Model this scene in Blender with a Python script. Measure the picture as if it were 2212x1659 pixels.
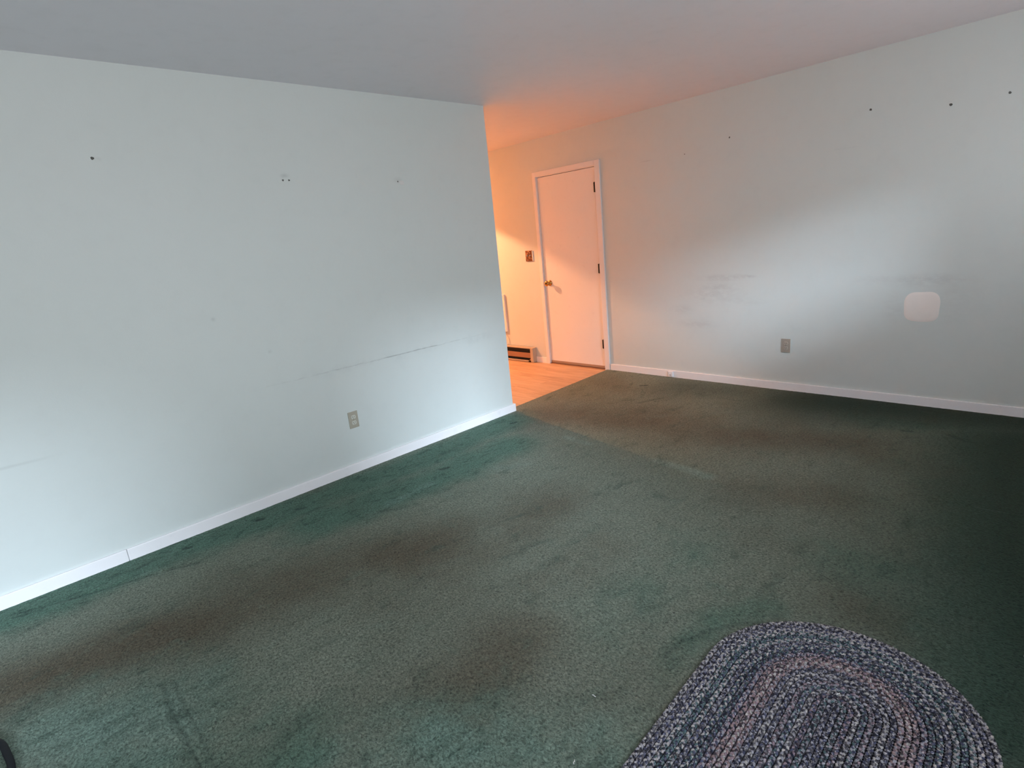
import bpy, bmesh, math, random
import numpy as np
from mathutils import Vector, Matrix
random.seed(7)
C = bpy.context.scene.collection
for o in list(bpy.data.objects): bpy.data.objects.remove(o)

# ------------------------------------------------------------------ camera, world, exposure
W = 1.5531          # x of the right wall face
H = 2.44            # ceiling height
cam_d = bpy.data.cameras.new('camera'); cam = bpy.data.objects.new('camera', cam_d); C.objects.link(cam)
cam.location = (-3.2066, -3.4148, 1.4454); cam.rotation_euler = (1.3181, 0.0957, -0.7790)
cam_d.sensor_width = 36; cam_d.lens = 1215.955/2212*36; cam_d.clip_start = .02
bpy.context.scene.camera = cam

SKY = 9.9
world = bpy.data.worlds.new('world'); bpy.context.scene.world = world; world.use_nodes = True
nt = world.node_tree; nt.nodes.clear()
wo = nt.nodes.new('ShaderNodeOutputWorld'); bg = nt.nodes.new('ShaderNodeBackground')
tc = nt.nodes.new('ShaderNodeTexCoord'); sx = nt.nodes.new('ShaderNodeSeparateXYZ'); cr = nt.nodes.new('ShaderNodeValToRGB')
mp = nt.nodes.new('ShaderNodeMapRange'); mp.inputs[1].default_value = -1; mp.inputs[2].default_value = 1
nt.links.new(tc.outputs['Generated'], sx.inputs[0]); nt.links.new(sx.outputs[2], mp.inputs[0]); nt.links.new(mp.outputs[0], cr.inputs[0])
e = cr.color_ramp.elements
e[0].position = 0.0; e[0].color = (.74, .75, .76, 1)
e[1].position = 1.0; e[1].color = (.34, .48, .66, 1)
for p, c in ((.47, (.80, .81, .82, 1)), (.51, (.86, .92, .96, 1)), (.60, (.92, 1.0, 1.05, 1)), (.75, (.55, .68, .82, 1))):
    k = e.new(p); k.color = c
nt.links.new(cr.outputs[0], bg.inputs[0]); bg.inputs[1].default_value = SKY
nt.links.new(bg.outputs[0], wo.inputs[0])

WINDOWS = ((-2.60, 1.30, .75, 2.10), (-5.52, 1.08, .75, 2.10), (.05, 1.15, 1.35, 2.08))      # centre x, width, sill, head: in the wall behind the camera
YB = -4.15
for cx, w, WZ0, WZ1 in WINDOWS:               # portals only guide the sampling of the daylight
    l = bpy.data.lights.new('window_portal', 'AREA'); l.shape = 'RECTANGLE'; l.size = w; l.size_y = WZ1-WZ0
    l.cycles.is_portal = True
    o = bpy.data.objects.new('window_portal', l); C.objects.link(o)
    o.location = (cx, YB-.09, (WZ0+WZ1)/2); o.rotation_euler = (math.radians(90), 0, 0)

# low hazy daylight sun
sd = bpy.data.lights.new('hazy_sun', 'SUN'); sd.energy = 3.9; sd.color = (.72, .86, 1.0); sd.angle = math.radians(14)
so = bpy.data.objects.new('hazy_sun', sd); C.objects.link(so); so.rotation_euler = (math.radians(90-17.5), 0, math.radians(-27))

# the lamp in the dining room
LAMP = (.56, 2.93, 2.31)
ld = bpy.data.lights.new('lamp_light', 'POINT'); ld.energy = 305; ld.color = (1, .47, .22); ld.shadow_soft_size = .008
lo = bpy.data.objects.new('lamp_light', ld); C.objects.link(lo); lo.location = LAMP

vs = bpy.context.scene.view_settings
vs.view_transform = 'Standard'; vs.look = 'None'; vs.gamma = 1; vs.use_curve_mapping = False; vs.exposure = 0.0

# ------------------------------------------------------------------ helpers
def mat(name, col, rough=.6, metal=0, spec=.5, emit=None, estr=1):
    m = bpy.data.materials.new(name); m.use_nodes = True
    b = m.node_tree.nodes['Principled BSDF']
    b.inputs['Base Color'].default_value = (*col, 1); b.inputs['Roughness'].default_value = rough
    b.inputs['Metallic'].default_value = metal; b.inputs['Specular IOR Level'].default_value = spec
    if emit: b.inputs['Emission Color'].default_value = (*emit, 1); b.inputs['Emission Strength'].default_value = estr
    return m
class G:
    """small node helper"""
    def __init__(s, m): s.t = m.node_tree; s.b = s.t.nodes['Principled BSDF']
    def n(s, kind, **kw):
        n = s.t.nodes.new(kind)
        for k, v in kw.items(): setattr(n, k, v)
        return n
    def l(s, a, b): s.t.links.new(a, b)
    def obj(s):
        return s.n('ShaderNodeTexCoord').outputs['Object']
    def noise(s, v, scale, detail=3, rough=.5, dist=0, dim='3D'):
        n = s.n('ShaderNodeTexNoise'); n.noise_dimensions = dim
        n.inputs['Scale'].default_value = scale; n.inputs['Detail'].default_value = detail
        n.inputs['Roughness'].default_value = rough; n.inputs['Distortion'].default_value = dist
        if v is not None: s.l(v, n.inputs['Vector'])
        return n.outputs['Fac']
    def scale(s, v, sc):
        n = s.n('ShaderNodeMapping'); n.inputs['Scale'].default_value = sc; s.l(v, n.inputs['Vector']); return n.outputs[0]
    def rng(s, f, a, b, c=0, d=1, smooth=True):
        n = s.n('ShaderNodeMapRange'); n.interpolation_type = 'SMOOTHSTEP' if smooth else 'LINEAR'
        for i, x in zip((1, 2, 3, 4), (a, b, c, d)): n.inputs[i].default_value = x
        s.l(f, n.inputs[0]); return n.outputs[0]
    def math(s, op, a, b=None, clamp=False):
        n = s.n('ShaderNodeMath'); n.operation = op; n.use_clamp = clamp
        for i, x in enumerate((a, b)):
            if x is None: continue
            if isinstance(x, (int, float)): n.inputs[i].default_value = x
            else: s.l(x, n.inputs[i])
        return n.outputs[0]
    def mix(s, f, a, b, mode='MIX'):
        n = s.n('ShaderNodeMix'); n.data_type = 'RGBA'; n.blend_type = mode
        for i, x in ((0, f), (6, a), (7, b)):
            if isinstance(x, (int, float)): n.inputs[i].default_value = x
            elif isinstance(x, tuple): n.inputs[i].default_value = (*x, 1)
            else: s.l(x, n.inputs[i])
        return n.outputs[2]
    def bump(s, h, strength=.3, dist=.001, prev=None):
        n = s.n('ShaderNodeBump'); n.inputs['Strength'].default_value = strength; n.inputs['Distance'].default_value = dist
        s.l(h, n.inputs['Height'])
        if prev is not None: s.l(prev, n.inputs['Normal'])
        s.l(n.outputs[0], s.b.inputs['Normal']); return n.outputs[0]
    def attr(s, name):
        return s.n('ShaderNodeAttribute', attribute_name=name).outputs['Fac']
    def gauss(s, xyz, c, r, power=1):
        """soft spot: 1 at c falling to 0, radii r (three numbers)"""
        m = s.n('ShaderNodeMapping'); m.vector_type = 'POINT'
        m.inputs['Location'].default_value = tuple(-a/b for a, b in zip(c, r))
        m.inputs['Scale'].default_value = tuple(1/b for b in r)
        s.l(xyz, m.inputs[0])
        ln = s.n('ShaderNodeVectorMath'); ln.operation = 'LENGTH'; s.l(m.outputs[0], ln.inputs[0])
        return s.rng(ln.outputs['Value'], 1, 0, 0, power)

def obj(name, bm, m=None, parent=None, loc=None, bevel=0, smooth=False, seg=2):
    me = bpy.data.meshes.new(name)
    if bevel:
        bmesh.ops.bevel(bm, geom=bm.edges[:], offset=bevel, segments=seg, affect='EDGES', profile=.6, clamp_overlap=True)
    bmesh.ops.recalc_face_normals(bm, faces=bm.faces[:])
    bm.to_mesh(me); bm.free()
    if smooth:
        for p in me.polygons: p.use_smooth = True
    o = bpy.data.objects.new(name, me); C.objects.link(o)
    if m is not None: me.materials.append(m)
    if parent is not None: o.parent = parent
    if loc is not None: o.location = loc
    return o
def box(bm, x0, x1, y0, y1, z0, z1):
    v = [bm.verts.new(p) for p in ((x0,y0,z0),(x1,y0,z0),(x1,y1,z0),(x0,y1,z0),(x0,y0,z1),(x1,y0,z1),(x1,y1,z1),(x0,y1,z1))]
    for f in ((0,1,2,3),(4,5,6,7),(0,1,5,4),(1,2,6,5),(2,3,7,6),(3,0,4,7)): bm.faces.new([v[i] for i in f])
    return v
def B(*bs):
    bm = bmesh.new()
    for b in bs: box(bm, *b)
    return bm
def lathe(prof, n=24, axis='z'):
    """prof: list of (r, h); turned round z, or so that h runs along -x or -y"""
    bm = bmesh.new(); rings = []
    for r, h in prof:
        ring = []
        for i in range(n):
            a = 2*math.pi*i/n
            if axis == 'z': p = (r*math.cos(a), r*math.sin(a), h)
            elif axis == 'x': p = (-h, r*math.cos(a), r*math.sin(a))
            else: p = (r*math.cos(a), -h, r*math.sin(a))
            ring.append(bm.verts.new(p))
        rings.append(ring)
    for a, b in zip(rings, rings[1:]):
        for i in range(n): bm.faces.new((a[i], a[(i+1) % n], b[(i+1) % n], b[i]))
    bm.faces.new(rings[0]); bm.faces.new(rings[-1])
    return bm
def tube(pts, r, n=8, flat=1.0, closed=False):
    bm = bmesh.new(); pts = [Vector(p) for p in pts]; rings = []
    for i, p in enumerate(pts):
        t = (pts[min(i+1, len(pts)-1)]-pts[max(i-1, 0)]).normalized()
        up = Vector((0,0,1)) if abs(t.z) < .9 else Vector((0,1,0))
        s = t.cross(up).normalized(); u = s.cross(t)
        rings.append([bm.verts.new(p+s*r*math.cos(2*math.pi*k/n)+u*r*flat*math.sin(2*math.pi*k/n)) for k in range(n)])
    for a, b in zip(rings, rings[1:]):
        for k in range(n): bm.faces.new((a[k], a[(k+1) % n], b[(k+1) % n], b[k]))
    bm.faces.new(rings[0]); bm.faces.new(rings[-1])
    return bm
def smoothpath(pts, n=8):
    P = [Vector(p) for p in pts]; P = [2*P[0]-P[1]]+P+[2*P[-1]-P[-2]]; out = []
    for i in range(1, len(P)-2):
        for k in range(n):
            t = k/n; a, b, c, d = P[i-1:i+3]
            out.append(.5*((2*b)+(c-a)*t+(2*a-5*b+4*c-d)*t*t+(3*b-a-3*c+d)*t**3))
    out.append(P[-2]); return out
def empty(name, loc, rz=0):
    o = bpy.data.objects.new(name, None); C.objects.link(o); o.location = loc; o.rotation_euler = (0, 0, rz); o.empty_display_size = .05
    return o
def tag(o, label, cat, group=None):
    o['label'] = label; o['category'] = cat
    if group: o['group'] = group
    return o
def struct(o, label=None, cat=None):
    o['kind'] = 'structure'
    if label: o['label'] = label
    if cat: o['category'] = cat
    return o
# ------------------------------------------------------------------ materials
def wall_paint(name, col, marks=None):
    m = mat(name, col, rough=.55, spec=.3); g = G(m); v = g.obj()
    big = g.noise(v, .9, 2); fine = g.noise(v, 160, 2, .6); mid = g.noise(v, 9, 4, .6)
    c = g.mix(g.rng(big, .3, .7, 0, .35), col, tuple(x*f for x, f in zip(col, (.95, .965, .955))))
    c = g.mix(g.rng(mid, .45, .8, 0, .06), c, (.45, .46, .45))
    if marks: c = marks(g, v, c, mid)
    g.l(c, g.b.inputs['Base Color'])
    n1 = g.bump(fine, .22, .0012); g.bump(g.noise(v, 35, 2), .10, .003, n1)
    return m
MINT = (.705, .745, .735)
def left_marks(g, v, c, mid):
    s = g.n('ShaderNodeSeparateXYZ'); g.l(v, s.inputs[0]); x, z = s.outputs[0], s.outputs[2]
    wob = g.math('MULTIPLY', g.math('SUBTRACT', g.noise(v, 6, 3), .5), .012)
    d = g.math('ABSOLUTE', g.math('SUBTRACT', g.math('ADD', z, wob), .727))
    line = g.rng(d, .0, .007, 1, 0)
    seg = g.math('MULTIPLY', g.rng(x, -2.2, -1.5), g.rng(x, -.75, -.1, 1, 0))
    brk = g.rng(g.noise(g.scale(v, (9, 1, 60)), 2.0, 3), .38, .62)
    core = g.math('MULTIPLY', g.rng(x, -1.35, -1.1), g.rng(x, -.8, -.68, 1, 0))
    k = g.math('MULTIPLY', g.math('MULTIPLY', line, seg), g.math('ADD', g.math('MULTIPLY', brk, .28), g.math('MULTIPLY', core, .22)))
    c = g.mix(k, c, (.16, .17, .17))
    soft = g.math('MULTIPLY', g.rng(d, 0, .05, 1, 0), g.math('MULTIPLY', seg, g.rng(mid, .4, .65, 0, .10)))
    c = g.mix(soft, c, (.4, .41, .42))
    d2 = g.math('ABSOLUTE', g.math('SUBTRACT', g.math('ADD', z, wob), .650))
    k2 = g.math('MULTIPLY', g.rng(d2, 0, .012, 1, 0), g.rng(x, -3.2, -3.0, .16, 0))
    c = g.mix(k2, c, (.3, .31, .3))
    for cx, cz, rx, rz, a in ((-.3, .70, .22, .05, .10), (-.875, 1.905, .05, .03, .2), (-1.66, 1.93, .045, .02, .3), (-2.57, 2.0, .03, .02, .25), (-2.22, 1.17, .02, .02, .2), (-1.95, .93, .02, .015, .25)):
        f = g.math('MULTIPLY', g.gauss(v, (cx, 0, cz), (rx, 1, rz), a), g.rng(mid, .35, .6))
        c = g.mix(f, c, (.25, .27, .27))
    return c
def right_marks(g, v, c, mid):
    br = g.rng(g.noise(g.scale(v, (1, 5, 12)), 2.2, 5, .7), .30, .66)
    for cy, cz, ry, rz, a in ((-1.15, .945, .33, .045, .34), (-1.36, .95, .09, .02, .4), (-1.05, .80, .45, .14, .22), (-1.12, .86, .25, .07, .2), (-.75, .66, .18, .07, .22),
                              (-.90, .53, .28, .06, .22), (-1.35, .74, .25, .05, .12), (-2.58, .90, .35, .07, .28), (-2.42, .70, .12, .16, .15), (-2.75, .75, .3, .25, .10),
                              (-2.05, 1.84, .1, .012, .3), (-.42, 2.01, .09, .008, .35), (-2.25, .9, .2, .05, .12)):
        f = g.math('MULTIPLY', g.gauss(v, (1.55, cy, cz), (1, ry, rz), a*.75), br)
        c = g.mix(f, c, (.32, .30, .31))
    return c
M_wall_left = wall_paint('mint_wall_paint', MINT, left_marks)
M_wall_right = wall_paint('mint_wall_paint_smudged', MINT, right_marks)
M_wall = wall_paint('mint_wall_paint_plain', MINT)
M_ceiling = wall_paint('ceiling_paint', (.90, .89, .95))
def trim_paint(name, col, dirt=.2):
    m = mat(name, col, rough=.38, spec=.4); g = G(m); v = g.obj()
    d = g.rng(g.noise(v, 14, 5, .7), .55, .75, 0, dirt)
    c = g.mix(d, col, (.42, .40, .38)); g.l(c, g.b.inputs['Base Color'])
    g.bump(g.noise(v, 60, 2), .1, .001); return m
M_trim = trim_paint('white_trim_paint', (.95, .925, .95), .10)
M_casing = trim_paint('white_casing_paint', (.88, .85, .86), .08)
M_door = trim_paint('white_door_paint', (.88, .85, .845), .08)
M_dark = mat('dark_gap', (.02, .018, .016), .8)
M_bronze = mat('dark_bronze', (.018, .013, .010), .5, .3)
M_brass = mat('aged_brass', (.55, .32, .10), .22, 1)
M_outlet_l = mat('beige_plate_plastic', (.46, .42, .345), .4)
M_recept = mat('ivory_receptacle_plastic', (.66, .65, .58), .35)
M_outlet_r = mat('tan_plate_plastic', (.42, .37, .32), .4)
M_recept_r = mat('tan_receptacle_plastic', (.50, .45, .39), .35)
M_slot = mat('slot_black', (.10, .10, .095), .7)
M_screw = mat('screw_metal', (.22, .21, .18), .35, .8)
M_patch = wall_paint('bare_patch_compound', (.95, .87, .83))
M_white = mat('white_plastic', (.80, .79, .78), .35)
M_black = mat('black_rubber', (.004, .005, .009), .6, spec=.25)
M_heater = trim_paint('heater_enamel', (.52, .42, .33), .12)
M_heater_front = mat('heater_front_metal', (.34, .20, .135), .4, .3)

# decorative metal switch plate
M_plate = mat('embossed_copper_plate', (.30, .14, .08), .42, .7); g = G(M_plate); v = g.obj()
vo = g.n('ShaderNodeTexVoronoi'); vo.inputs['Scale'].default_value = 42; g.l(v, vo.inputs['Vector'])
f = g.rng(vo.outputs['Distance'], .1, .6)
g.l(g.mix(f, (.50, .27, .16), (.16, .065, .035)), g.b.inputs['Base Color']); g.bump(f, .6, .002)

# laminate planks: warm oak, grain along y
M_plank = mat('oak_laminate', (.45, .27, .15), .40, spec=.35); g = G(M_plank)
v = g.obj(); oi = g.n('ShaderNodeObjectInfo')
off = g.n('ShaderNodeVectorMath'); off.operation = 'SCALE'; cmb = g.n('ShaderNodeCombineXYZ'); cmb.inputs[0].default_value = 7; cmb.inputs[1].default_value = 5
g.l(cmb.outputs[0], off.inputs[0]); g.l(oi.outputs['Random'], off.inputs['Scale'])
ad = g.n('ShaderNodeVectorMath'); g.l(v, ad.inputs[0]); g.l(off.outputs[0], ad.inputs[1]); v2 = ad.outputs[0]
gr = g.noise(g.scale(v2, (14, 1.1, 1)), 1.6, 5, .6, 1.2); gr2 = g.noise(g.scale(v2, (90, 3, 1)), 1, 3)
c = g.mix(g.rng(gr, .35, .68), (.68, .44, .27), (.50, .285, .155)); c = g.mix(g.rng(gr2, .5, .75, 0, .3), c, (.40, .21, .11))
c = g.mix(g.math('MULTIPLY', oi.outputs['Random'], .30), c, (.74, .50, .32))
g.l(c, g.b.inputs['Base Color']); g.bump(gr2, .08, .0006)

# wall-to-wall green carpet (wear, fresh, pale are attributes of the carpet mesh)
M_carpet = mat('green_cut_pile_carpet', (.08, .11, .09), .95, spec=.08); g = G(M_carpet); v = g.obj()
g.b.inputs['Sheen Weight'].default_value = .10; g.b.inputs['Sheen Roughness'].default_value = .5
g.b.inputs['Sheen Tint'].default_value = (.75, .95, .9, 1)
flat = g.scale(v, (1, 1, 0))
warp = g.n('ShaderNodeTexNoise'); warp.inputs['Scale'].default_value = 30; warp.inputs['Detail'].default_value = 2; g.l(flat, warp.inputs['Vector'])
wv = g.n('ShaderNodeVectorMath'); wv.operation = 'MULTIPLY_ADD'; wv.inputs[1].default_value = (.012, .012, 0); g.l(warp.outputs['Color'], wv.inputs[0]); g.l(flat, wv.inputs[2])
tuft = g.noise(g.scale(wv.outputs[0], (1, .7, 1)), 135, 3, .62, .8)
tuft2 = g.noise(wv.outputs[0], 260, 2, .6, .5)
blot = g.noise(flat, 2.2, 5, .62, .3); blot2 = g.noise(flat, 7.5, 5, .68, .4); blot3 = g.noise(g.scale(flat, (1.2, 3, 1)), 3.0, 5, .6, .6)
brk = g.math('ADD', g.math('MULTIPLY', g.math('SUBTRACT', blot, .5), .9), g.math('MULTIPLY', g.math('SUBTRACT', blot2, .5), .45))
wear = g.rng(g.math('ADD', g.attr('wear'), brk), .0, 1.05); fresh = g.rng(g.math('ADD', g.attr('fresh'), brk), .1, .85)
pale = g.rng(g.math('ADD', g.attr('pale'), g.math('MULTIPLY', brk, .8)), .1, .9)
COL_MID, COL_WEAR, COL_FRESH, COL_PALE = (.192, .214, .166), (.112, .086, .056), (.092, .170, .126), (.26, .37, .32)
c = g.mix(wear, COL_MID, COL_WEAR); c = g.mix(fresh, c, COL_FRESH); c = g.mix(g.math('MULTIPLY', pale, .7), c, COL_PALE)
# foot traffic leaves the nap lying in darker and lighter drifts
c = g.mix(g.math('MULTIPLY', g.rng(blot3, .52, .72), g.rng(blot2, .4, .6, 0, .6)), c, (.040, .062, .046))
c = g.mix(g.rng(blot2, .52, .75, 0, .35), c, (.19, .25, .20))
c = g.mix(g.math('MULTIPLY', g.math('ADD', g.math('MULTIPLY', fresh, .55), .12), g.rng(g.noise(g.scale(flat, (1, 2.2, 1)), 11, 5, .7, .8), .50, .64)), c, (.035, .07, .052))
hue = g.noise(flat, 1.3, 3); c = g.mix(g.rng(hue, .5, .72, 0, .35), c, (.12, .108, .078))
c = g.mix(g.attr('deep_shade'), c, (.014, .030, .019))  # shade put into the carpet colour, together with darker unworn green
c = g.mix(g.rng(g.attr('dent'), .1, .9, 0, .72), c, (.018, .03, .025))
dk = g.rng(tuft, .32, .68, .45, 1.55, smooth=False)
mm = g.n('ShaderNodeVectorMath'); mm.operation = 'SCALE'; g.l(c, mm.inputs[0]); g.l(dk, mm.inputs['Scale'])
g.l(mm.outputs[0], g.b.inputs['Base Color'])
n1 = g.bump(tuft, .9, .008); n2 = g.bump(tuft2, .35, .002, n1); g.bump(blot2, .25, .012, n2)

# braided rug yarn, tint stored per strand
M_yarn = mat('heathered_rug_yarn', (.1, .1, .12), .9, spec=.15); g = G(M_yarn); v = g.obj()
col = g.n('ShaderNodeAttribute', attribute_name='tint').outputs['Color']
fl = g.noise(v, 190, 3, .7, .4); fl2 = g.noise(v, 95, 2, .5)
c = g.mix(g.rng(fl, .55, .66, 0, .8), col, (.68, .65, .66)); c = g.mix(g.rng(fl2, .52, .40, 0, .85), c, (.016, .016, .026))
g.l(c, g.b.inputs['Base Color']); g.bump(g.noise(v, 300, 2), .5, .002)
# ------------------------------------------------------------------ the setting
X0, YD, XD = -7.2, 4.2, -2.6      # left end wall, dining back wall, dining left wall
TRA, TRB = .075, .135             # the carpet ends on this slightly skewed line in the opening
def ytop(x): return 0 if x <= 0 else TRA+(TRB-TRA)*x/W

fl_slab = struct(obj('floor', B((X0-.1, W+.12, YB-.15, YD+.1, -.12, -.016)), M_dark), 'wall to wall green carpet in the room and oak laminate planks in the dining area', 'floor')
# laminate planks beyond the opening, laid parallel to the right wall
rowx = W-.001; i = 0; PW, PL = .152, 1.22
plank_cache = {}
while rowx > XD:
    x1 = rowx; x0 = max(rowx-PW, XD); y = ytop(max((x0+x1)/2, .001)) - .02 if x1 > 0 else .105
    xm = (x0+x1)/2
    if x0 < 0 < x1: y = .105 if False else .06
    first = True; off = (i*.43) % 1.0*PL
    while y < YD:
        ln = PL-off if first and PL-off > .2 else PL
        y1 = min(y+ln, YD)
        bm = bmesh.new(); box(bm, x0+.0006, x1-.0006, y+.0006, y1-.0006, -.016, -.006)
        bmesh.ops.bevel(bm, geom=[e for e in bm.edges if all(v.co.z > -.01 for v in e.verts)], offset=.0012, segments=1, affect='EDGES')
        obj('plank', bm, M_plank, fl_slab)
        y = y1; first = False
    rowx -= PW; i += 1

WEAR=[
 ([(-3.482,-0.702),(-3.282,-0.766),(-3.077,-0.820),(-2.820,-0.894)],0.24,0.9),
 ([(-2.820,-0.894),(-2.479,-0.940),(-2.161,-1.051),(-1.794,-1.271)],0.32,0.75),
 ([(-2.202,-1.125),(-1.855,-1.525),(-1.083,-1.417)],0.3,0.55),
 ([(-2.320,-2.108),(-2.185,-2.076),(-2.051,-2.057)],0.24,0.75),
 ([(-2.361,-2.309),(-2.289,-2.316)],0.25,0.35),
 ([(0.016,-0.358),(0.325,-0.921),(0.372,-1.830),(0.561,-2.479)],0.38,0.65),
 ([(-0.425,-2.185),(-0.276,-2.599)],0.25,0.45),
 ([(1.499,-2.382),(1.329,-1.781)],0.2,0.4),
 ([(0.084,-3.036)],0.2,0.6),
 ([(-1.132,-2.932),(-1.137,-3.049)],0.18,0.6),
 ([(-1.354,-1.941),(-1.712,-1.832)],0.25,0.4),
]
FRESH=[
 ([(-3.417,-0.112),(-2.867,-0.106),(-2.159,-0.162),(-1.205,-0.238),(-0.226,-0.166)],0.22,0.95),
 ([(-2.014,-0.466),(-1.435,-0.563),(-0.603,-0.551)],0.24,0.9),
 ([(-3.281,-1.134),(-2.995,-1.417),(-2.827,-1.783)],0.3,0.5),
 ([(-3.255,-1.406),(-2.814,-1.922)],0.15,0.6),
 ([(-2.245,-2.519),(-2.575,-2.178)],0.35,0.5),
 ([(-1.073,-2.257),(-1.601,-2.238),(-2.038,-2.448)],0.22,0.35),
 ([(-1.859,-2.543),(-1.667,-2.537),(-1.449,-2.570),(-1.295,-2.679)],0.1,0.45),
 ([(-1.432,-2.408),(-1.275,-2.563)],0.12,0.2),
 ([(1.022,-3.096),(-0.741,-3.348),(-1.452,-3.407)],0.4,0.6),
 ([(-0.800,-2.756),(-0.750,-2.996)],0.25,0.4),
 ([(1.102,-2.335),(1.059,-2.746)],0.2,0.5),
]
PALE=[
 ([(-0.274,-0.825),(-0.292,-1.031)],0.06,0.5),
 ([(-0.302,-1.594),(-0.323,-1.828),(-0.354,-1.962)],0.06,0.5),
 ([(-0.780,-0.909),(-0.937,-0.805)],0.12,0.35),
 ([(-1.688,-0.638),(-1.362,-0.612)],0.05,0.4),
 ([(-3.312,-1.183),(-3.128,-1.400)],0.3,0.6),
 ([(-2.575,-2.178),(-2.221,-2.500)],0.3,0.4),
 ([(-0.173,-0.378),(-0.236,-0.793)],0.03,0.3),
 ([(0.411,-1.077),(0.837,-1.623)],0.05,0.25),
]
DENT=[
 ([(-2.268,-0.134),(-2.240,-0.145)],0.014,6),
 ([(-2.061,-0.201),(-2.015,-0.226)],0.018,3),
 ([(-2.657,-0.123),(-2.629,-0.138)],0.014,5),
 ([(-0.262,-0.219),(-0.214,-0.235)],0.013,6),
 ([(-1.175,-0.475),(-1.127,-0.494)],0.014,6),
 ([(-2.762,-0.065),(-2.713,-0.093)],0.01,3),
 ([(-1.770,-0.670),(-1.705,-0.714)],0.03,2),
 ([(1.149,-0.527),(1.190,-0.576)],0.014,5),
 ([(1.358,-1.894),(1.368,-1.914)],0.014,5),
 ([(1.450,-2.648),(1.422,-2.706)],0.02,3),
 ([(0.987,-2.878),(0.908,-2.979)],0.02,3),
 ([(0.948,-2.642),(0.956,-2.691)],0.02,3),
 ([(-3.384,-0.102),(-3.136,-0.201),(-2.804,-0.294),(-2.650,-0.362)],0.012,2.6),
 ([(-2.797,-0.283),(-2.791,-0.048)],0.014,-5),
 ([(-3.012,-1.187),(-3.014,-1.235),(-3.025,-1.319),(-3.028,-1.464),(-3.029,-1.596),(-3.029,-1.691)],0.013,2.2),
 ([(-2.979,-1.209),(-2.989,-1.394),(-2.988,-1.593),(-2.998,-1.727)],0.012,1.9),
 ([(-3.207,-1.374),(-3.162,-1.374)],0.015,1.5),
 ([(-1.751,-2.513),(-1.661,-2.525),(-1.555,-2.568),(-1.450,-2.641),(-1.385,-2.715)],0.013,2.2),
 ([(1.188,-0.966),(1.288,-1.002)],0.02,2),
 ([(0.687,-0.813),(0.890,-0.913)],0.03,2),
 ([(1.109,-1.346),(1.102,-1.505)],0.03,1.5),
]

def seg_d(X, Y, a, b):
    ax, ay = a; bx, by = b; dx, dy = bx-ax, by-ay; L = dx*dx+dy*dy+1e-12
    t = np.clip(((X-ax)*dx+(Y-ay)*dy)/L, 0, 1); return np.hypot(X-ax-t*dx, Y-ay-t*dy)
DEEP_SHADE = [([(1.5,-3.9),(.9,-3.35),(-.3,-3.5),(-1.2,-3.75)], .75, 1.1), ([(1.35,-2.0),(1.45,-3.2)], .55, 1.), ([(1.3,-.9),(1.4,-2)], .30, .5), ([(.35,-2.75),(-.5,-2.95)], .2, .35)]  # painted shade plus darker unworn pile, along right wall and near corner
def stroke(X, Y, S, hard=False):
    out = np.zeros_like(X)
    for pts, r, s in S:
        if len(pts) == 1: pts = pts*2
        d = np.min([seg_d(X, Y, a, b) for a, b in zip(pts, pts[1:])], axis=0)
        out = np.maximum(out, s*np.exp(-(d/r)**2)) if not hard else out+s*np.exp(-(d/r)**2)
    return out
def carpet():
    st = .0125
    xs = np.concatenate([np.arange(X0, -3.6, .05), np.arange(-3.6, -.0005, st), [0.0, .0005], np.arange(st, W, st), [W]])
    t = np.concatenate([np.arange(0, .24, .012), np.arange(.24, 1.0, st/4.2), [1.0]])
    top = np.array([ytop(x) for x in xs])
    X, T = np.meshgrid(xs, t); Y = YB+T*(top[None, :]-YB)
    dent = stroke(X, Y, DENT, True)
    rs = np.random.RandomState(3)
    Z = -dent*.001+rs.uniform(-.0006, .0006, X.shape)
    Z += .0012*np.sin(X*3.1+Y*1.7)*np.sin(Y*4.3-X)          # faint unevenness of the underlay
    ny, nx = X.shape
    co = np.stack([X, Y, Z], -1).reshape(-1, 3)
    # skirt along the cut edge
    sk = np.stack([xs, top, np.full(nx, -.016)], -1); base = len(co); co = np.concatenate([co, sk])
    idx = np.arange(ny*nx).reshape(ny, nx)
    q = np.stack([idx[:-1, :-1], idx[:-1, 1:], idx[1:, 1:], idx[1:, :-1]], -1).reshape(-1, 4)
    a = idx[-1]; b = base+np.arange(nx)
    q = np.concatenate([q, np.stack([a[:-1], a[1:], b[1:], b[:-1]], -1)])
    me = bpy.data.meshes.new('carpet')
    me.vertices.add(len(co)); me.vertices.foreach_set('co', co.ravel())
    me.loops.add(q.size); me.loops.foreach_set('vertex_index', q.ravel().astype(np.int32))
    me.polygons.add(len(q)); me.polygons.foreach_set('loop_start', np.arange(0, q.size, 4, dtype=np.int32))
    me.update(calc_edges=True); me.polygons.foreach_set('use_smooth', np.ones(len(q), bool))
    for nm, val in (('wear', stroke(X, Y, WEAR)), ('fresh', stroke(X, Y, FRESH)), ('pale', stroke(X, Y, PALE)), ('deep_shade', np.clip(stroke(X, Y, DEEP_SHADE), 0, 1)), ('dent', np.clip(dent/4, 0, 1))):
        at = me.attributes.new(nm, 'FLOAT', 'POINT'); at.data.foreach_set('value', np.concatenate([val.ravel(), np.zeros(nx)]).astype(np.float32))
    me.materials.append(M_carpet)
    o = bpy.data.objects.new('carpet', me); C.objects.link(o); o.parent = fl_slab; o['kind'] = 'stuff'
    o['label'] = 'worn green cut pile carpet with brown traffic wear'
    return o
carpet()

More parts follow.
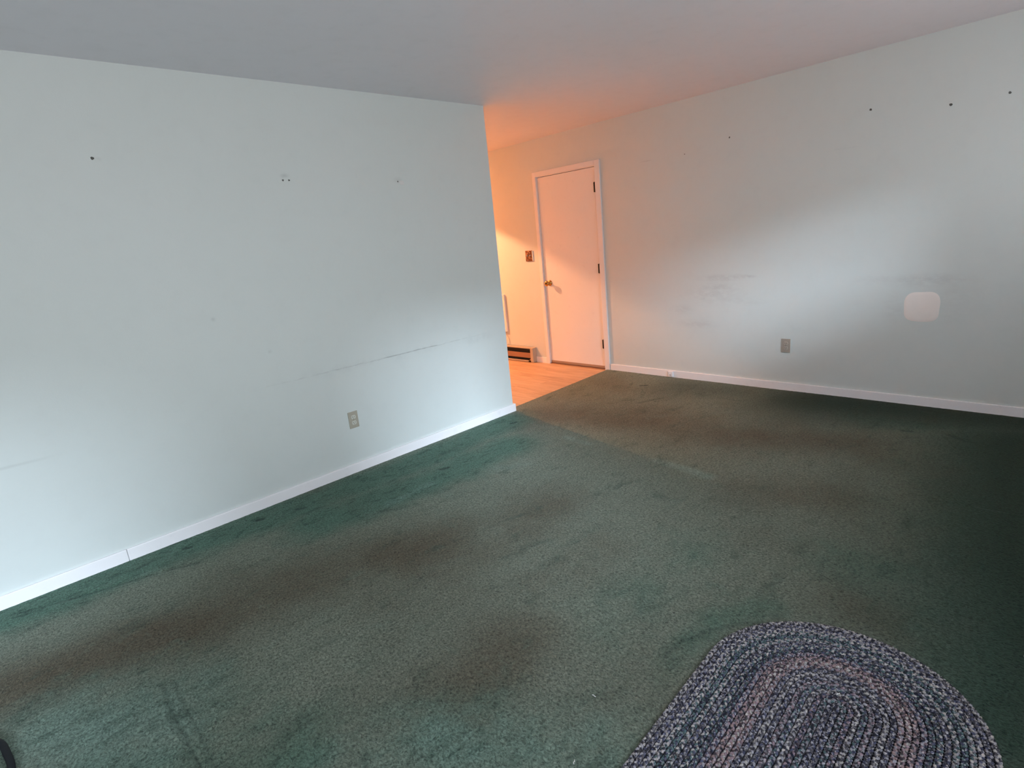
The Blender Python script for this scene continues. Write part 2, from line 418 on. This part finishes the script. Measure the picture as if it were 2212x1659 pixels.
# partition wall with a rounded free end
bm = B((X0, 0, 0, .115, -.02, H))
es = [e for e in bm.edges if all(abs(v.co.x) < 1e-5 for v in e.verts) and abs(e.verts[0].co.z-e.verts[1].co.z) > 1]
bmesh.ops.bevel(bm, geom=es, offset=.012, segments=5, affect='EDGES')
wl = struct(obj('wall_left', bm, M_wall_left), 'pale mint green partition wall that ends at the opening to the dining area', 'wall')
# right wall, with the doorway cut out
DY0, DY1, DZ = .150, .958, 2.062      # rough opening
wr = struct(obj('wall_right', B((W, W+.12, YB, DY0, -.02, H), (W, W+.12, DY1, YD, -.02, H), (W, W+.12, DY0, DY1, DZ, H)), M_wall_right), 'long pale mint green wall with the white door in it', 'wall')
struct(obj('ceiling', B((X0-.1, W+.12, YB-.15, YD+.1, H, H+.1)), M_ceiling), 'smooth plain off-white ceiling', 'ceiling')
struct(obj('wall_far_left', B((X0-.1, X0, YB, .115, -.02, H)), M_wall), 'mint green end wall outside the frame', 'wall')
struct(obj('wall_dining_left', B((XD-.1, XD, .115, YD, -.02, H)), M_wall), 'mint green dining side wall hidden behind the partition', 'wall')
struct(obj('wall_dining_back', B((XD, W, YD, YD+.1, -.02, H)), M_wall), 'mint green dining end wall outside the frame', 'wall')
# wall behind the camera with the two window openings
bs = []; edges = [X0]
for cx, w, WZ0, WZ1 in sorted(WINDOWS): edges += [cx-w/2, cx+w/2]
edges.append(W)
for k in range(0, len(edges), 2): bs.append((edges[k], edges[k+1], YB-.12, YB, -.02, H))
for cx, w, WZ0, WZ1 in WINDOWS: bs += [(cx-w/2, cx+w/2, YB-.12, YB, -.02, WZ0), (cx-w/2, cx+w/2, YB-.12, YB, WZ1, H)]
struct(obj('wall_back', B(*bs), M_wall), 'mint green wall behind the camera with two windows', 'wall')
for k, (cx, w, WZ0, WZ1) in enumerate(WINDOWS):
    e_ = empty('window_%d' % (k+1), (cx, YB, WZ0)); struct(e_, ('widest white sash window behind the camera', 'white sash window behind the camera at the far left', 'high white window behind the camera at the right')[k], 'window')
    h = WZ1-WZ0; a = w/2
    obj('window_frame', B((-a, a, -.10, -.04, 0, .04), (-a, a, -.10, -.04, h-.04, h), (-a, -a+.04, -.10, -.04, .04, h-.04), (a-.04, a, -.10, -.04, .04, h-.04)), M_trim, e_)
    obj('meeting_rail', B((-a+.04, a-.04, -.09, -.05, h/2-.02, h/2+.02)), M_trim, e_)
    obj('window_sill', B((-a-.05, a+.05, -.03, .05, -.03, -.002)), M_trim, e_)

struct(obj('added_eave_1', B((X0-.6, W+.7, YB-1.0, YB-.12, H-.08, H+.05)), M_trim), 'added unseen eave above the windows that cuts off the high sky', 'eave')  # unseen overhang added to block high sky and darken the floor below
# baseboards
def board(p, x0, x1, y0, y1, h, m=M_trim, bev=.004):
    bm = B((x0, x1, y0, y1, -.014, h)); return obj('board', bm, m, p, bevel=bev)
BT = .013
bl = struct(empty('baseboard_left', (0, 0, 0)), 'white painted baseboard along the partition wall', 'baseboard')
board(bl, -2.889, .012, -BT, 0, .0655); board(bl, X0, -2.8905, -BT-.0006, 0, .066)
# the return around the wall end
board(bl, 0, .012, .0005, .07, .0655)
br = struct(empty('baseboard_right', (0, 0, 0)), 'white painted baseboard along the right wall', 'baseboard')
board(br, W-BT, W, -.586, .092, .0655); board(br, W-BT-.0006, W, YB, -.5875, .066)
bd = struct(empty('baseboard_dining', (0, 0, 0)), 'short white baseboard between heater and door', 'baseboard')
board(bd, W-BT, W, 1.002, 1.165, .062)

# ------------------------------------------------------------------ door
door = struct(empty('door_1', (W, .55, 0)), 'plain white flush door with brass knob in a white casing', 'door')
def dpart(name, m, *bs, bevel=.0015, parent=door):
    return obj(name, B(*[(b[0], b[1], b[2]-.55, b[3]-.55, b[4], b[5]) for b in bs]), m, parent, bevel=bevel)
dpart('door_slab', M_door, (.004, .040, .172, .941, .024, 2.050))
dpart('door_frame', M_casing, (-.002, .12, DY0, .168, -.006, 2.056), (-.002, .12, .945, DY1, -.006, 2.056), (-.002, .12, DY0, DY1, 2.054, DZ))
dpart('door_stop', M_casing, (.042, .055, .168, .182, -.006, 2.054), (.042, .055, .931, .945, -.006, 2.054), (.042, .055, .168, .945, 2.042, 2.054))
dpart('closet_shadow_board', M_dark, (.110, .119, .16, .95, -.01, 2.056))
dpart('casing', M_casing, (-.017, -.0002, .098, .160, -.014, 2.110), bevel=.004)
dpart('casing', M_casing, (-.017, -.0002, .950, .998, -.014, 2.110), bevel=.004)
dpart('casing', M_casing, (-.0172, -.0002, .160, .950, 2.060, 2.1105), bevel=.004)
dpart('threshold', mat('worn_threshold_wood', (.30, .15, .09), .5), (-.006, .06, .168, .945, -.0065, .004))
dpart('door_sweep', mat('tan_door_sweep', (.40, .27, .20), .5), (-.001, .004, .176, .936, .008, .034))
for n_, z in enumerate((1.860, 1.064, .273)):
    hg = dpart('hinge', M_bronze, (-.0035, .0, .160, .188, z-.046, z+.046), bevel=.001)
    pin = lathe([(0.001, -.049), (.0085, -.047), (.0085, .047), (.001, .050)], 12)
    p = obj('hinge_pin', pin, M_bronze, hg, smooth=True); p.location = (-.0075, .170-.55, z)
# knob: rose, neck and a round head
kn = obj('door_knob', lathe([(.0325, 0), (.0325, .004), (.028, .009), (.014, .012), (.012, .030), (.018, .036), (.0275, .044), (.0305, .054), (.027, .063), (.018, .067), (.004, .068)], 28, 'x'), M_brass, door, smooth=True)
kn.location = (.003, .872-.55, .925)
lk = obj('keyhole_disc', lathe([(.010, 0), (.010, .0015), (.002, .002)], 16, 'x'), M_bronze, kn); lk.location = (-.0678, 0, 0)

# ------------------------------------------------------------------ wall fittings
def plate_mesh(w, h, t, axis):
    bm = B((-w/2, w/2, -t, 0, -h/2, h/2)) if axis == 'y' else B((-t, 0, -w/2, w/2, -h/2, h/2))
    return bm
def outlet(loc, axis, mp_, mr, label):
    e_ = empty('wall_outlet', loc); tag(e_, label, 'outlet')
    bm = plate_mesh(.070, .1145, .0055, axis); obj('cover_plate', bm, mp_, e_, bevel=.002)
    for s in (1, -1):
        # receptacle face: circle flattened top and bottom
        bm = bmesh.new(); r = .0172; pts = []
        for k in range(24):
            a = 2*math.pi*k/24; pts.append((r*math.cos(a), max(-.0135, min(.0135, r*math.sin(a)))))
        lo_, hi = [], []
        for (a, b) in pts:
            A, Bq = ((a, -.005, b), (a, -.0085, b)) if axis == 'y' else ((-.005, a, b), (-.0085, a, b))
            lo_.append(bm.verts.new(A)); hi.append(bm.verts.new(Bq))
        for k in range(24): bm.faces.new((lo_[k], lo_[(k+1) % 24], hi[(k+1) % 24], hi[k]))
        bm.faces.new(hi)
        rc = obj('receptacle', bm, mr, e_); rc.location = (0, 0, s*.0195)
        for q, (u, hh) in enumerate(((-.0065, .0090), (.0065, .0075))):
            b = (u-.0013, u+.0013, -.0090, -.0080, -.001-hh/2+.003, -.001+hh/2+.003)
            if axis == 'x': b = (b[2], b[3], b[0], b[1], b[4], b[5])
            obj('slot', B(b), M_slot, rc)
        gh = obj('ground_hole', lathe([(.0024, .0080), (.0024, .0090)], 10, axis), M_slot, rc); gh.location = (0, 0, -.0075)
    sc = obj('screw', lathe([(.0032, .005), (.0032, .0066), (.001, .0072)], 12, axis), M_screw, e_)
    return e_
outlet((-1.498, 0, .367), 'y', M_outlet_l, M_recept, 'beige duplex outlet low on the left partition wall')
outlet((W, -1.682, .379), 'x', M_outlet_r, M_recept_r, 'small tan duplex outlet on the right wall above the baseboard')

# switch plate beside the door
sp = empty('switch_plate', (W, 1.150, 1.236)); tag(sp, 'embossed copper coloured double light switch plate left of the door', 'light switch')
obj('cover_plate', B((-.010, -.004, -.050, .052, -.060, .060)), M_plate, sp, bevel=.002)
bk = obj('lit_edge_backing', B((-.0095, 0, -.060, .048, -.056, .054)), M_white, sp, bevel=.0015); bk['label'] = 'white backing put in for the lit right edge of the plate'  # white strip at right imitates window light on the plate's edge
for yy in (-.023, .023):
    t_ = obj('toggle', B((-.020, -.009, yy-.004, yy+.004, -.004, .012)), M_recept, sp, bevel=.001)
    for zz in (-.03, .03):
        q = obj('screw', lathe([(.003, .009), (.003, .0115), (.001, .012)], 10, 'x'), M_bronze, sp); q.location = (0, yy, zz)

# electric baseboard heater: back box, slots, front cover, end cap
ht = empty('baseboard_heater', (W, 1.17, -.006)); tag(ht, 'long low beige electric baseboard heater left of the door', 'heater')
L_ = 1.85; HH = .176; D_ = .066
obj('back_panel', B((-.006, 0, 0, L_, .012, HH)), M_heater, ht)
obj('element_core', B((-.040, -.006, .02, L_-.02, .02, HH-.02)), M_dark, ht)
obj('top_cover', B((-D_+.004, 0, .0, L_, HH-.012, HH), (-D_, -D_+.004, .0, L_, HH-.011, HH)), M_heater, ht, bevel=.001)
obj('front_panel', B((-D_, -D_+.004, .042, L_-.04, .054, HH-.060)), M_heater_front, ht, bevel=.001)
obj('bottom_lip', B((-D_+.004, 0, .0, L_, .006, .012), (-D_, -D_+.004, .0, L_, .006, .024)), M_heater, ht, bevel=.001)
obj('end_cap', B((-D_-.002, 0, -.004, .040, .004, HH+.001)), M_heater, ht, bevel=.003)
obj('end_cap', B((-D_-.002, 0, L_-.04, L_+.004, .004, HH+.001)), M_heater, ht, bevel=.003)
bmw = bmesh.new(); vv = [bmw.verts.new(p) for p in ((-D_, .04, .052), (-D_, .088, .006), (-D_, .04, .006), (-D_+.004, .04, .052), (-D_+.004, .088, .006), (-D_+.004, .04, .006))]
bmw.faces.new(vv[:3]); bmw.faces.new(vv[3:]); [bmw.faces.new((vv[a], vv[b], vv[b+3], vv[a+3])) for a, b in ((0, 1), (1, 2), (2, 0))]
obj('corner_gusset', bmw, M_heater_front, ht)

# white panel on the wall above the heater, mostly behind the partition end, with its cable
wp = empty('wall_panel', (W, 1.62, .342)); tag(wp, 'white framed wall panel above the heater, mostly hidden by the partition', 'wall panel')
obj('frame', B((-.022, 0, 0, .022, 0, .456), (-.022, 0, .478, .50, 0, .456), (-.022, 0, .022, .478, 0, .022), (-.022, 0, .022, .478, .434, .456)), M_casing, wp, bevel=.002)
obj('panel_face', B((-.014, 0, .022, .478, .022, .434)), M_casing, wp)
cb = obj('thin_cable', tube(smoothpath([(W-.008, 1.645, .335), (W-.010, 1.636, .29), (W-.006, 1.618, .25), (W-.005, 1.612, .21), (W-.02, 1.614, .178)], 5), .0022, 8), M_heater, smooth=True)
tag(cb, 'thin pale cable hanging from the white wall panel to the heater', 'cable')

# phone jack on the right baseboard
pj_ = empty('phone_jack', (W-BT, -.622, .033)); tag(pj_, 'small painted-over white phone jack on the right baseboard', 'phone jack')
obj('jack_cover', B((-.014, 0, -.026, .026, -.026, .024)), M_trim, pj_, bevel=.004)
obj('jack_socket', B((-.0155, -.0135, -.007, .007, -.014, -.004)), mat('jack_grey', (.5, .48, .48), .5), pj_)
obj('screw', lathe([(.0035, .0135), (.0035, .0155), (.001, .016)], 10, 'x'), M_trim, pj_).location = (0, 0, .010)

# bare patch on the right wall: low rounded square of joint compound
def rounded_patch(cy, cz, a, b, t, p=4.5):
    bm = bmesh.new(); n = 56; rs = random.Random(5); rings = []
    for s, h in ((1.0, 0), (.97, t), (.8, t*1.2), (.4, t*1.25)):
        ring = []
        for k in range(n):
            th = 2*math.pi*k/n; c_, s_ = math.cos(th), math.sin(th)
            rr = (abs(c_)**p+abs(s_)**p)**(-1/p)*(1+.012*math.sin(3*th+1)+.008*math.sin(7*th))
            ring.append(bm.verts.new((-h, cy+a*rr*c_*s, cz+b*rr*s_*s)))
        rings.append(ring)
    for x, y in zip(rings, rings[1:]):
        for k in range(n): bm.faces.new((x[k], x[(k+1) % n], y[(k+1) % n], y[k]))
    bm.faces.new(rings[-1]); return bm
pt = obj('plaster_patch', rounded_patch(-2.581, .713, .103, .104, .0012, 3.6), M_patch, wr, smooth=True); pt.location = (W, 0, 0); pt['label'] = 'rounded square of bare pinkish plaster'

# old screw holes and anchors in the two walls
def hole(parent, loc, axis, r, irregular=.25, seed=0):
    rs = random.Random(seed); n = 14; bm = bmesh.new(); rings = []
    jit = [1+rs.uniform(-irregular, irregular) for _ in range(n)]
    for f, h in ((1.5, 0), (1.15, .0015), (1.0, .0017), (.75, .0006), (.3, .0004)):
        ring = []
        for k in range(n):
            a = 2*math.pi*k/n; rr = r*f*jit[k]
            u, w_ = rr*math.cos(a), rr*math.sin(a)
            ring.append(bm.verts.new((u, -h, w_) if axis == 'y' else (-h, u, w_)))
        rings.append(ring)
    me_f = []
    for q, (x, y) in enumerate(zip(rings, rings[1:])):
        for k in range(n):
            f_ = bm.faces.new((x[k], x[(k+1) % n], y[(k+1) % n], y[k])); f_.material_index = 1 if q >= 1 else 0
    f_ = bm.faces.new(rings[-1]); f_.material_index = 1
    o = obj('screw_hole', bm, M_wall, parent); o.data.materials.append(M_slot); o.location = loc; return o
for k, (x, z, r) in enumerate(((-2.585, 2.006, .006), (-1.676, 1.905, .0048), (-1.639, 1.905, .0045), (-.877, 1.896, .0042))):
    hole(wl, (x, 0, z), 'y', r, seed=k)
sk_ = obj('spackle_dab', rounded_patch(0, 0, .019, .014, .0012, 3), mat('spackle', (.72, .72, .71), .7), wl, smooth=True)
sk_.rotation_euler = (0, 0, math.radians(90)); sk_.location = (-.845, 0, 1.888)
for k, (y, z, r) in enumerate(((-1.201, 2.068, .0055), (-2.198, 2.063, .0065), (-2.643, 1.998, .0075), (-2.926, 2.002, .0065), (-.802, 2.006, .0035))):
    hole(wr, (W, y, z), 'x', r, seed=10+k)

# ------------------------------------------------------------------ oval braided rug
def rug():
    CX, CY, ANG, SP, R0 = -1.650, -3.010, math.radians(182.3), .64, .385
    root = empty('braided_rug', (CX, CY, 0), ANG); tag(root, 'oval braided rug in mixed navy, grey and mauve yarns on the green carpet', 'rug')
    N = 22; pitch = R0/(N+.0); rs = random.Random(4); nprng = np.random.RandomState(5)
    pal = {'grey': (.29, .28, .315), 'navy': (.08, .085, .14), 'teal': (.085, .135, .145), 'mauve': (.27, .195, .225), 'beige': (.44, .41, .39), 'char': (.088, .082, .095), 'rose': (.31, .215, .21)}
    # from the outside in
    scheme = [('grey','beige','char'), ('grey','char','navy'), ('grey','beige','navy'), ('grey','teal','beige'), ('teal','navy','teal'), ('beige','grey','teal'),
              ('grey','navy','char'), ('teal','beige','navy'), ('teal','char','navy'), ('mauve','navy','grey'), ('rose','mauve','char'), ('rose','beige','mauve'),
              ('rose','grey','mauve'), ('navy','char','grey'), ('beige','grey','char'), ('char','navy','grey'), ('grey','char','mauve'), ('navy','grey','teal'),
              ('beige','char','grey'), ('navy','mauve','char'), ('grey','teal','char'), ('char','grey','navy')]
    for ring in range(N):
        rad = R0-pitch*(ring+.5)
        per = 2*SP+2*math.pi*rad
        def at(s):
            s %= per
            if s < SP: return (s, -rad, 1, 0)
            s -= SP
            if s < math.pi*rad:
                a = -math.pi/2+s/rad; return (SP+rad*math.cos(a), rad*math.sin(a), -math.sin(a), math.cos(a))
            s -= math.pi*rad
            if s < SP: return (SP-s, rad, -1, 0)
            s -= SP; a = math.pi/2+s/rad; return (rad*math.cos(a), rad*math.sin(a), -math.sin(a), math.cos(a))
        npr = max(1, round(per/.032)); P = per/npr; step = .0042; n = int(per/step)
        co, fc, tint = [], [], []; K = 6
        ph0 = rs.random()*6
        for st in range(3):
            base = len(co); cc = pal[scheme[ring][st]]
            for i in range(n):
                s = per*i/n; a = 2*math.pi*s/P+2*math.pi*st/3+ph0
                x, y, tx, ty = at(s); nx_, ny_ = ty, -tx
                lat = .0048*math.sin(a); zz = .0078+.0026*math.sin(2*a)
                tl = .0048*math.cos(a)*2*math.pi/P       # slope of the strand
                cx_, cy_ = x+nx_*lat, y+ny_*lat
                dx, dy = tx+nx_*tl, ty+ny_*tl; dl = math.hypot(dx, dy); dx /= dl; dy /= dl
                k_ = 1+.25*math.sin(s*37+st*2+ring)*math.sin(s*11+ring*1.7)
                for k in range(K):
                    b = 2*math.pi*k/K; cr_, sr_ = .0044*math.cos(b), .0042*math.sin(b)
                    co.append((cx_+dy*cr_, cy_-dx*cr_, max(.0008, zz+sr_))); tint.append((cc[0]*k_, cc[1]*k_, cc[2]*k_, 1))
            for i in range(n):
                for k in range(K):
                    a0 = base+i*K; b0 = base+((i+1) % n)*K
                    fc.append((a0+k, a0+(k+1) % K, b0+(k+1) % K, b0+k))
        me = bpy.data.meshes.new('braid'); me.from_pydata(co, [], fc); me.materials.append(M_yarn)
        at_ = me.attributes.new('tint', 'FLOAT_COLOR', 'POINT'); at_.data.foreach_set('color', np.array(tint, np.float32).ravel())
        me.polygons.foreach_set('use_smooth', np.ones(len(fc), bool))
        o = bpy.data.objects.new('braid', me); C.objects.link(o); o.parent = root
    # the sewn underside that closes the gaps between the braids
    bm = bmesh.new(); ring = []
    for k in range(33): a = -math.pi/2+math.pi*k/32; ring.append((SP+(R0-.008)*math.cos(a), (R0-.008)*math.sin(a)))
    for k in range(33): a = math.pi/2+math.pi*k/32; ring.append(((R0-.008)*math.cos(a), (R0-.008)*math.sin(a)))
    lo_ = [bm.verts.new((x, y, .001)) for x, y in ring]; hi = [bm.verts.new((x, y, .0055)) for x, y in ring]
    for k in range(len(ring)): q = (k+1) % len(ring); bm.faces.new((lo_[k], lo_[q], hi[q], hi[k]))
    bm.faces.new(hi); bm.faces.new(lo_)
    obj('backing', bm, mat('rug_backing', (.02, .022, .03), .95), root)
rug()

# ------------------------------------------------------------------ small things on the floor
hz = .008
pts = smoothpath([(-3.72, -1.02, hz), (-3.60, -.985, hz), (-3.50, -1.00, hz), (-3.458, -1.06, hz), (-3.443, -1.14, hz), (-3.437, -1.24, hz), (-3.46, -1.36, hz), (-3.53, -1.45, hz), (-3.66, -1.50, hz)], 10)
tag(obj('black_strap', tube(pts, .0105, 14, .6), M_black, smooth=True), 'black rubbery strap looping on the carpet at the lower left corner', 'strap')
pts = smoothpath([(-3.62, -1.10, hz), (-3.52, -1.125, hz), (-3.480, -1.17, hz), (-3.478, -1.25, hz), (-3.50, -1.33, hz), (-3.6, -1.38, hz)], 10)
tag(obj('power_cable', tube(pts, .009, 12, .8), M_black, smooth=True), 'thinner black power cable lying inside the strap loop', 'cable')
gl = obj('furniture_glide', lathe([(.013, 0), (.015, .004), (.0145, .014), (.010, .022), (.003, .024)], 24), M_white, smooth=True)
gl.location = (-1.0655, -3.402, 0); tag(gl, 'white plastic furniture glide on the carpet at the right edge', 'furniture glide')
M_lint = mat('white_lint', (.8, .8, .78), .8)
for k, (x, y, z, lab) in enumerate(((-2.284, -2.535, .002, 'white lint fleck on the carpet left of the rug, nearest the camera'), (-2.060, -2.434, .002, 'white lint fleck on the carpet, farther from the camera than the rug'), (-1.595, -3.006, .0145, 'white thread fleck lying on the braided rug'))):
    bm = tube(smoothpath([(-.007, 0, 0), (-.002, .0015, .0012), (.002, -.001, .001), (.007, .001, 0)], 3), .0013, 6)
    o = obj('lint_fleck', bm, M_lint, smooth=True); o.location = (x, y, z); o.rotation_euler = (0, 0, k*1.1+.5); tag(o, lab, 'lint')

# ------------------------------------------------------------------ the dining lamp (out of frame, but it lights the doorway)
M_glow = mat('glowing_amber_glass', (.9, .55, .3), .5, emit=(1, .31, .07), estr=42.0)
pl = empty('ceiling_lamp', (LAMP[0], LAMP[1], H)); tag(pl, 'ceiling lamp with amber glass shade in the dining area outside the frame', 'lamp')
obj('canopy', lathe([(.06, 0), (.06, -.015), (.02, -.025)], 24), M_brass, pl, smooth=True)
# shade: a skirt round the bulb, open below; its rim sets the light's cut-off
zr = LAMP[2]-H
bm = bmesh.new(); rings = []
for r, z in ((.045, zr+.085), (.10, zr+.04), (.16, zr-.03), (.19, zr-.19*.48)):
    rings.append([bm.verts.new((r*math.cos(2*math.pi*k/40), r*math.sin(2*math.pi*k/40), z)) for k in range(40)])
for a, b in zip(rings, rings[1:]):
    for k in range(40): bm.faces.new((a[k], a[(k+1) % 40], b[(k+1) % 40], b[k]))
obj('shade', bm, M_glow, pl, smooth=True)
obj('stem', lathe([(.008, -.02), (.008, zr+.08)], 12), M_brass, pl)
